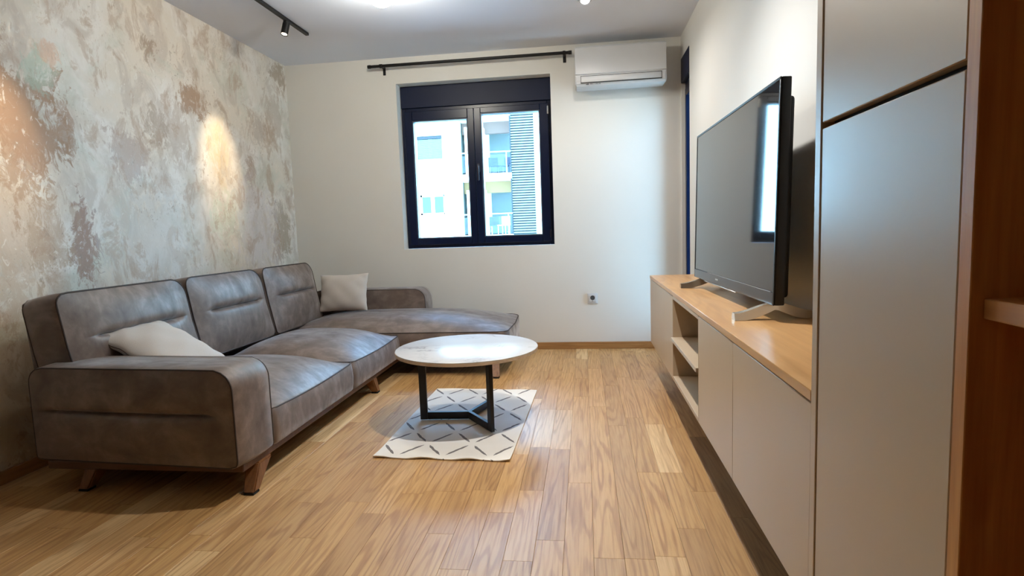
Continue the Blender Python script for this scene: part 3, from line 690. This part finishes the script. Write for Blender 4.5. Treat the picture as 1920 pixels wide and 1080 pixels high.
tvbox('trim_line', (0.30, 0.0435, -0.001), (TWd-0.03, 0.0452, 0.0014), 'silver', lb)
tvbox('emblem', (0.455, 0.020, 0.0012), (0.505, 0.028, 0.0018), 'silver', lb, 0.0003)
tvbox('accent_strip', (0.24, -0.0055, -0.010), (0.79, -0.0004, 0.0016), 'silver', tv, 0.001)
def foot(y0, ym, y1, xf, xm, xb):
    """arched chrome foot, swept along x at the worktop"""
    bm = bmesh.new(); prof = []
    N = 22
    for i in range(N+1):
        t = i/N; x = xf+(xb-xf)*t
        tm = (xm-xf)/(xb-xf)
        y = y0+(ym-y0)*min(1, t/tm) if t < tm else ym+(y1-ym)*(t-tm)/(1-tm)
        k = t/tm if t < tm else (1-t)/(1-tm)
        s = k*k*(3-2*k)
        zt_ = ZW+0.025+0.034*s; zb_ = ZW+0.0006+(0.036*max(0, (k-0.28)/0.72)**1.4)
        hw = 0.021-0.006*s
        prof.append([bm.verts.new((x, y-hw, zb_)), bm.verts.new((x, y+hw, zb_)), bm.verts.new((x, y+hw*0.8, zt_)), bm.verts.new((x, y-hw*0.8, zt_))])
    for a, b in zip(prof, prof[1:]):
        for i in range(4): bm.faces.new((a[i], a[(i+1) % 4], b[(i+1) % 4], b[i]))
    bm.faces.new(prof[0]); bm.faces.new(prof[-1])
    f = part('foot', bm, 'chrome', tv, True)
    box('mount', (xm-0.022, ym-0.016, ZW+0.050), (xm+0.022, ym+0.016, ZW+0.072), 'tvblack', f, 0.003)
foot(2.088, 2.10, 2.125, 0.512, 0.655, 0.790)
foot(3.195, 3.15, 3.19, 0.508, 0.655, 0.785)

# ------------------------------------------------------------------ air conditioner
ac = thing('air_conditioner', (0.308, YB, 2.14), 'white split air conditioner on the back wall right of the curtain rod', 'air conditioner')
AX0, AX1, AY = -0.043, 0.661, 4.735
def prism_x(name, prof, x0, x1, mat, par, bev=0.0, seg=3):
    bm = bmesh.new(); a = [bm.verts.new((x0, y, z)) for y, z in prof]; b = [bm.verts.new((x1, y, z)) for y, z in prof]; n = len(prof)
    for i in range(n): bm.faces.new((a[i], a[(i+1) % n], b[(i+1) % n], b[i]))
    bm.faces.new(a); bm.faces.new(b)
    if bev: bmesh.ops.bevel(bm, geom=bm.edges[:], offset=bev, segments=seg, affect='EDGES')
    return part(name, bm, mat, par, True)
prism_x('casing', [(YB-0.001, 2.145), (YB-0.16, 2.140), (AY+0.012, 2.150), (AY-0.002, 2.175), (AY, 2.225), (AY, 2.44), (AY+0.02, 2.452), (YB-0.001, 2.455)], AX0, AX1, 'white', ac, 0.010)
prism_x('front_panel', [(AY-0.012, 2.230), (AY-0.0005, 2.227), (AY-0.0005, 2.437), (AY-0.006, 2.438), (AY-0.012, 2.432)], AX0+0.002, AX1-0.002, 'whiteg', ac, 0.003)
lv = prism_x('louver', [(AY-0.0030, 2.172), (AY+0.0, 2.170), (AY+0.0, 2.216), (AY-0.0045, 2.214)], AX0+0.048, AX1-0.040, 'whiteg', ac, 0.001, 1)
boxes('louver_gap', [((AX0+0.044, AY-0.0035, 2.164), (AX1-0.036, AY+0.004, 2.1695)), ((AX0+0.044, AY-0.0015, 2.2165), (AX1-0.036, AY+0.004, 2.2195)), ((AX0+0.043, AY-0.0025, 2.164), (AX0+0.0465, AY+0.004, 2.2195)), ((AX1-0.0385, AY-0.0025, 2.164), (AX1-0.035, AY+0.004, 2.2195))], 'slot', ac)
em = bmesh.new()
def tri(bm, pts, y, th=0.0006):
    a = [bm.verts.new((x, y, z)) for x, z in pts]; b = [bm.verts.new((x, y-th, z)) for x, z in pts]
    for i in range(3): bm.faces.new((a[i], a[(i+1) % 3], b[(i+1) % 3], b[i]))
    bm.faces.new(a); bm.faces.new(b)
EY = AY+0.0046
tri(em, [(0.040, 2.1525), (0.054, 2.1525), (0.050, 2.162)], AY+0.0075, 0.004); tri(em, [(0.052, 2.1525), (0.064, 2.1525), (0.056, 2.165)], AY+0.0075, 0.0045)
part('emblem', em, 'grey', ac)
boxes('lettering', [((0.076+0.0115*i, AY+0.0035, 2.1545), (0.0845+0.0115*i, AY+0.0065, 2.1565+0.0025*(i % 2 == 0))) for i in range(7) if i != 2], 'grey', ac)

# ------------------------------------------------------------------ curtain rod
cr = thing('curtain_rod', (-0.92, YB, 2.44), 'black metal curtain rod mounted above the window', 'curtain rod')
RZ, RY = 2.440, 4.850
lathe('rod', [(0, 0), (0.0125, 0), (0.0125, 1.655), (0, 1.655)], 'blackm', cr, (-1.748, RY, RZ), 16, Matrix.Rotation(PI/2, 3, 'Y'))
for x in (-1.775, -0.093): lathe('end_cap', [(0, 0), (0.0140, 0), (0.0150, 0.002), (0.0150, 0.026), (0, 0.027)], 'blackm', cr, (x, RY, RZ), 16, Matrix.Rotation(PI/2, 3, 'Y'))
for x in (-1.66, -0.128):
    b = lathe('bracket', [(0, 0), (0.008, 0), (0.008, 0.0735), (0, 0.0735)], 'blackm', cr, (x, RY+0.012, RZ-0.002), 12, Matrix.Rotation(-PI/2, 3, 'X'))
    box('wall_plate', (x-0.012, YB-0.007, RZ-0.055), (x+0.012, YB-0.0005, RZ+0.012), 'blackm', b, 0.003)
    lathe('collar', [(0.013, 0), (0.0165, 0), (0.0165, 0.022), (0.013, 0.022)], 'blackm', b, (x-0.011, RY, RZ), 16, Matrix.Rotation(PI/2, 3, 'Y'))

# ------------------------------------------------------------------ socket
sk = thing('wall_socket', (0.059, YB, 0.435), 'white single wall socket low on the back wall', 'socket')
box('plate', (0.016, YB-0.009, 0.390), (0.102, YB-0.0005, 0.478), 'white', sk, 0.003, 2)
bmS = bx(bmesh.new(), (0.029, YB-0.013, 0.404), (0.089, YB-0.0092, 0.464), 0.002); part('insert', bmS, 'white', sk, True)
lathe('recess', [(0, 0.0), (0.0185, 0.0), (0.0195, 0.001), (0.0195, 0.0025), (0.018, 0.003), (0.0172, 0.0008), (0, 0.0008)], 'grey', sk, (0.059, YB-0.0132, 0.440), 24, Matrix.Rotation(PI/2, 3, 'X'))
lathe('contact_hole', [(0, 0), (0.003, 0), (0.003, 0.002), (0, 0.002)], 'slot', sk, (0.059, YB-0.0131, 0.413), 10, Matrix.Rotation(PI/2, 3, 'X'))

# ------------------------------------------------------------------ lamps
def light(kind, name, loc, energy, col, parent, **kw):
    L = bpy.data.lights.new(name, kind); L.energy = energy; L.color = col
    for k, v in kw.items(): setattr(L, k, v)
    o = bpy.data.objects.new(name, L); COL.objects.link(o); o.parent = parent; o.location = Vector(loc)-ORG[parent.name]; return o
gl = thing('globe_lamp', (-1.142, 3.407, ZC), 'lit cream globe ceiling lamp above the sofa', 'ceiling lamp')
lathe('ceiling_base', [(0, 0), (0.05, 0), (0.05, 0.012), (0, 0.012)], 'white', gl, (-1.142, 3.407, ZC-0.0125), 24)
lathe('globe', [(0.0861*math.sin(t*PI/20), -0.0861*math.cos(t*PI/20)) for t in range(0, 20)]+[(0.02, 0.0715)], 'bulb', gl, (-1.142, 3.407, 2.440), 32)
def downlight(x, y, label, k=1.0, cone=165, bl=0.8):
    dl = thing('ceiling_spotlight', (x, y, ZC), label, 'ceiling lamp', 'round ceiling spotlights')
    lathe('rim', [(0.030, 0.0), (0.048, 0.0), (0.048, -0.010), (0.042, -0.022), (0.030, -0.022)], 'spotrim', dl, (x, y, ZC-0.0005), 32)
    lathe('bulb', [(0, -0.036), (0.018, -0.034), (0.028, -0.024), (0.029, 0.0), (0, 0.0)], 'led', dl, (x, y, ZC-0.001), 24)
    light('SPOT', 'spot_light', (x, y, ZC-0.045), DOWN_W*k, (1.0, 0.97, 0.93), dl, shadow_soft_size=0.03, spot_size=math.radians(cone), spot_blend=bl)
downlight(0.04, 3.98, 'bright round surface spotlight on the ceiling by the air conditioner', 0.5)
downlight(0.02, 2.42, 'round surface spotlight on the ceiling above the coffee table side of the room', 1.35, 134, 1.0)
trk = box('track_rail', (-1.998, 1.4, ZC-0.020), (-1.972, 4.205, ZC-0.0005), 'blackm', bev=0.002, org=(-1.985, 2.8, ZC)); tag(trk, 'thin black ceiling track above the sofa', 'track rail')
def track_spot(y, aim, label):
    p = Vector((-1.985, y, ZC-0.022)); t = thing('track_spotlight', p, label, 'spotlight', 'spotlights on the ceiling track')
    box('adapter', (-1.997, y-0.028, ZC-0.034), (-1.973, y+0.028, ZC-0.0205), 'blackm', t, 0.002)
    d = (Vector(aim)-p).normalized()
    d2 = Vector((-0.10, -0.32, -1)).normalized()
    q = Vector((0, 0, -1)).rotation_difference(d2).to_matrix()
    lathe('head', [(0, -0.012), (0.020, -0.012), (0.0235, -0.016), (0.0235, -0.098), (0.020, -0.098), (0.018, -0.094)], 'blackm', t, p, 28, q)
    lathe('lens', [(0, -0.0935), (0.0178, -0.0935), (0.0178, -0.091), (0, -0.091)], 'tled', t, p, 20, q)
    L = light('SPOT', 'track_light', p+d2*0.11, TRACK_W, (1.0, 0.80, 0.52), t, shadow_soft_size=0.02, spot_size=math.radians(34), spot_blend=1.0)
    L.rotation_euler = d.to_track_quat('-Z', 'Y').to_euler()
track_spot(3.905, (-2.555, 3.93, 1.66), 'black cylinder spotlight near the far end of the ceiling track')
track_spot(2.36, (-2.555, 2.30, 1.50), 'black cylinder spotlight on the near part of the ceiling track')

# ------------------------------------------------------------------ outside
tag(box('ground', (-60, YB+1.5, -7.2), (60, 90, -7.0), 'pave'), 'pale paved street far below the window', kind='structure')
bd = thing('apartment_building', (-6, 28, -7), 'bright white apartment block with balconies seen through the window', 'building')
FYB = 28.0; Z0, Z1 = -7.0, 12.5
def zf(z): return z
# facade left of the balcony bay, with real window openings
cols = [(-7.984, -6.736), (-12.2, -10.95), (-16.4, -15.15), (-20.6, -19.35), (-24.8, -23.5)]
flo = [(-3.71, -2.58), (-0.89, 0.09), (1.935, 2.917), (4.61, 5.744), (7.45, 8.55)]
segs = []
xs = sorted([v for c in cols for v in c]); prevx = -45.0
for (a, b) in sorted(cols):
    segs.append(((prevx, FYB, Z0), (a, FYB+0.4, Z1))); prevx = b
    zp = Z0
    for (c, d) in flo: segs.append(((a, FYB, zp), (b, FYB+0.4, c))); zp = d
    segs.append(((a, FYB, zp), (b, FYB+0.4, Z1)))
segs.append(((prevx, FYB, Z0), (-5.87, FYB+0.4, Z1)))
boxes('facade', segs, 'facade', bd)
for ci, (a, b) in enumerate(cols):
    for fi, (c, d) in enumerate(flo):
        closed = (ci, fi) in ((0, 3), (1, 1), (2, 3), (1, 4), (3, 2))
        wv = boxes('window', [((a, FYB+0.14, c), (a+0.09, FYB+0.22, d)), ((b-0.09, FYB+0.14, c), (b, FYB+0.22, d)), ((a, FYB+0.14, c), (b, FYB+0.22, c+0.09)), ((a, FYB+0.14, d-0.10), (b, FYB+0.22, d)), (((a+b)/2-0.09, FYB+0.13, c), ((a+b)/2+0.09, FYB+0.22, d))], 'fframe', bd)
        box('pane', (a+0.05, FYB+0.18, c+0.05), ((a+b)/2-0.05, FYB+0.20, d-0.05), 'fglass', wv); box('pane', ((a+b)/2+0.05, FYB+0.18, c+0.05), (b-0.05, FYB+0.20, d-0.05), 'fglass', wv)
        box('sill', (a-0.05, FYB-0.14, c-0.16), (b+0.06, FYB+0.14, c), 'slab', wv)
        n = 18 if closed else 6
        zb_ = c+0.02 if closed else d-0.34
        bm = bmesh.new()
        if closed:
            for i in range(n):
                z = c+0.02+(d-c-0.18)*i/n; t = bx(bmesh.new(), (a+0.02, FYB+0.06, z), (b-0.02, FYB+0.09, z+(d-c-0.18)/n*0.86)); me = bpy.data.meshes.new('t'); t.to_mesh(me); t.free(); bm.from_mesh(me)
            part('roller_shutter', bm, 'shut', wv)
            box('shutter_box', (a, FYB+0.03, d-0.15), (b, FYB+0.13, d), 'screenb', wv)
        else: bm.free()
# balcony bay
BX0, BX1 = -5.87, -3.30
boxes('bay_wall', [((BX0, 30.0, Z0), (BX1, 30.3, Z1)), ((BX0-0.02, FYB+0.4, Z0), (BX0+0.0, 30.0, Z1))], 'recess', bd)
boxes('bay_pier', [((-5.60, 27.9, z), (-4.72, 30.0, z+2.30)) for z in (-4.85, -2.05, 0.75, 3.73, 6.6)], 'facade', bd)
for z in (-4.9+3.0-0.25, 0.60, 3.47, 6.34, 9.1):
    box('balcony_slab', (BX0+0.02, 27.2, z), (BX1, 30.0, z+0.26), 'slab', bd)
    box('balcony_beam', (BX0+0.02, 28.6, z-0.55), (BX1, 28.9, z), 'facade2' if z < 5 else 'pinkish', bd)
    r = boxes('balcony_rail', [((BX0+0.05, 27.25, z+1.22), (BX1, 27.31, z+1.28))]+[((x, 27.25, z+0.26), (x+0.05, 27.31, z+1.22)) for x in (BX0+0.10, -4.55, -3.55)], 'railm', bd)
    box('rail_panel', (-4.48, 27.27, z+0.34), (-3.57, 27.285, z+1.12), 'railg', r); box('rail_panel', (BX0+0.18, 27.27, z+0.34), (-5.0, 27.285, z+1.12), 'railg', r)
# slatted screen
SX_0, SX_1, SYF = -3.35, -2.17, 27.35
box('screen_backing', (SX_0+0.02, SYF+0.10, Z0), (SX_1-0.02, SYF+0.16, Z1), 'screenb', bd)
box('screen_post', (SX_0, SYF-0.02, Z0), (SX_0+0.05, SYF+0.10, Z1), 'screenb', bd); box('screen_post', (SX_1-0.05, SYF-0.02, Z0), (SX_1, SYF+0.10, Z1), 'railm', bd)
sp = 0.119
me0 = None
for i in range(84):
    z = -1.6+sp*i
    if me0 is None:
        o0 = box('slat', (SX_0+0.05, SYF, 0), (SX_1-0.05, SYF+0.06, 0.068), 'slat', bd); me0 = o0; o0.location.z = z
    else:
        o = me0.copy(); COL.objects.link(o); o.parent = bd; o.location.z = z
box('facade_wing', (SX_1, FYB-0.2, Z0), (14, FYB+0.4, Z1), 'facade', bd)
box('roof_slab', (-45.2, FYB-0.5, Z1), (14.2, 36, Z1+0.35), 'slab', bd)
# balcony furniture
def patio_chair(x, y, z, rz, label, mat='chair', s=1.0):
    t = thing('patio_chair', (x, y, z), label, 'chair', 'patio chairs on the far balconies')
    R_ = T(x, y, z) @ Matrix.Rotation(rz, 4, 'Z')
    def pb(n, lo, hi): 
        bm = bx(bmesh.new(), lo, hi, 0.01); bmesh.ops.transform(bm, matrix=R_, verts=bm.verts); part(n, bm, mat, t)
    pb('seat', (-.24, -.24, .42), (.24, .24, .47)); pb('backrest', (-.24, .20, .471), (.24, .24, .88))
    for sx in (-.22, .18):
        for sy in (-.22, .18): pb('leg', (sx, sy, 0.001), (sx+.04, sy+.04, .42))
patio_chair(-4.25, 28.3, 3.73, 0.4, 'blue patio chair on the upper far balcony, left of the pair'); patio_chair(-3.65, 28.4, 3.73, -0.3, 'blue patio chair on the upper far balcony, beside the slatted screen')
patio_chair(-4.35, 28.3, 0.86, 0.2, 'blue patio chair on the lower far balcony'); patio_chair(-3.85, 28.0, 0.86, -0.4, 'pale patio chair on the lower far balcony in front of the blue one', 'slab')
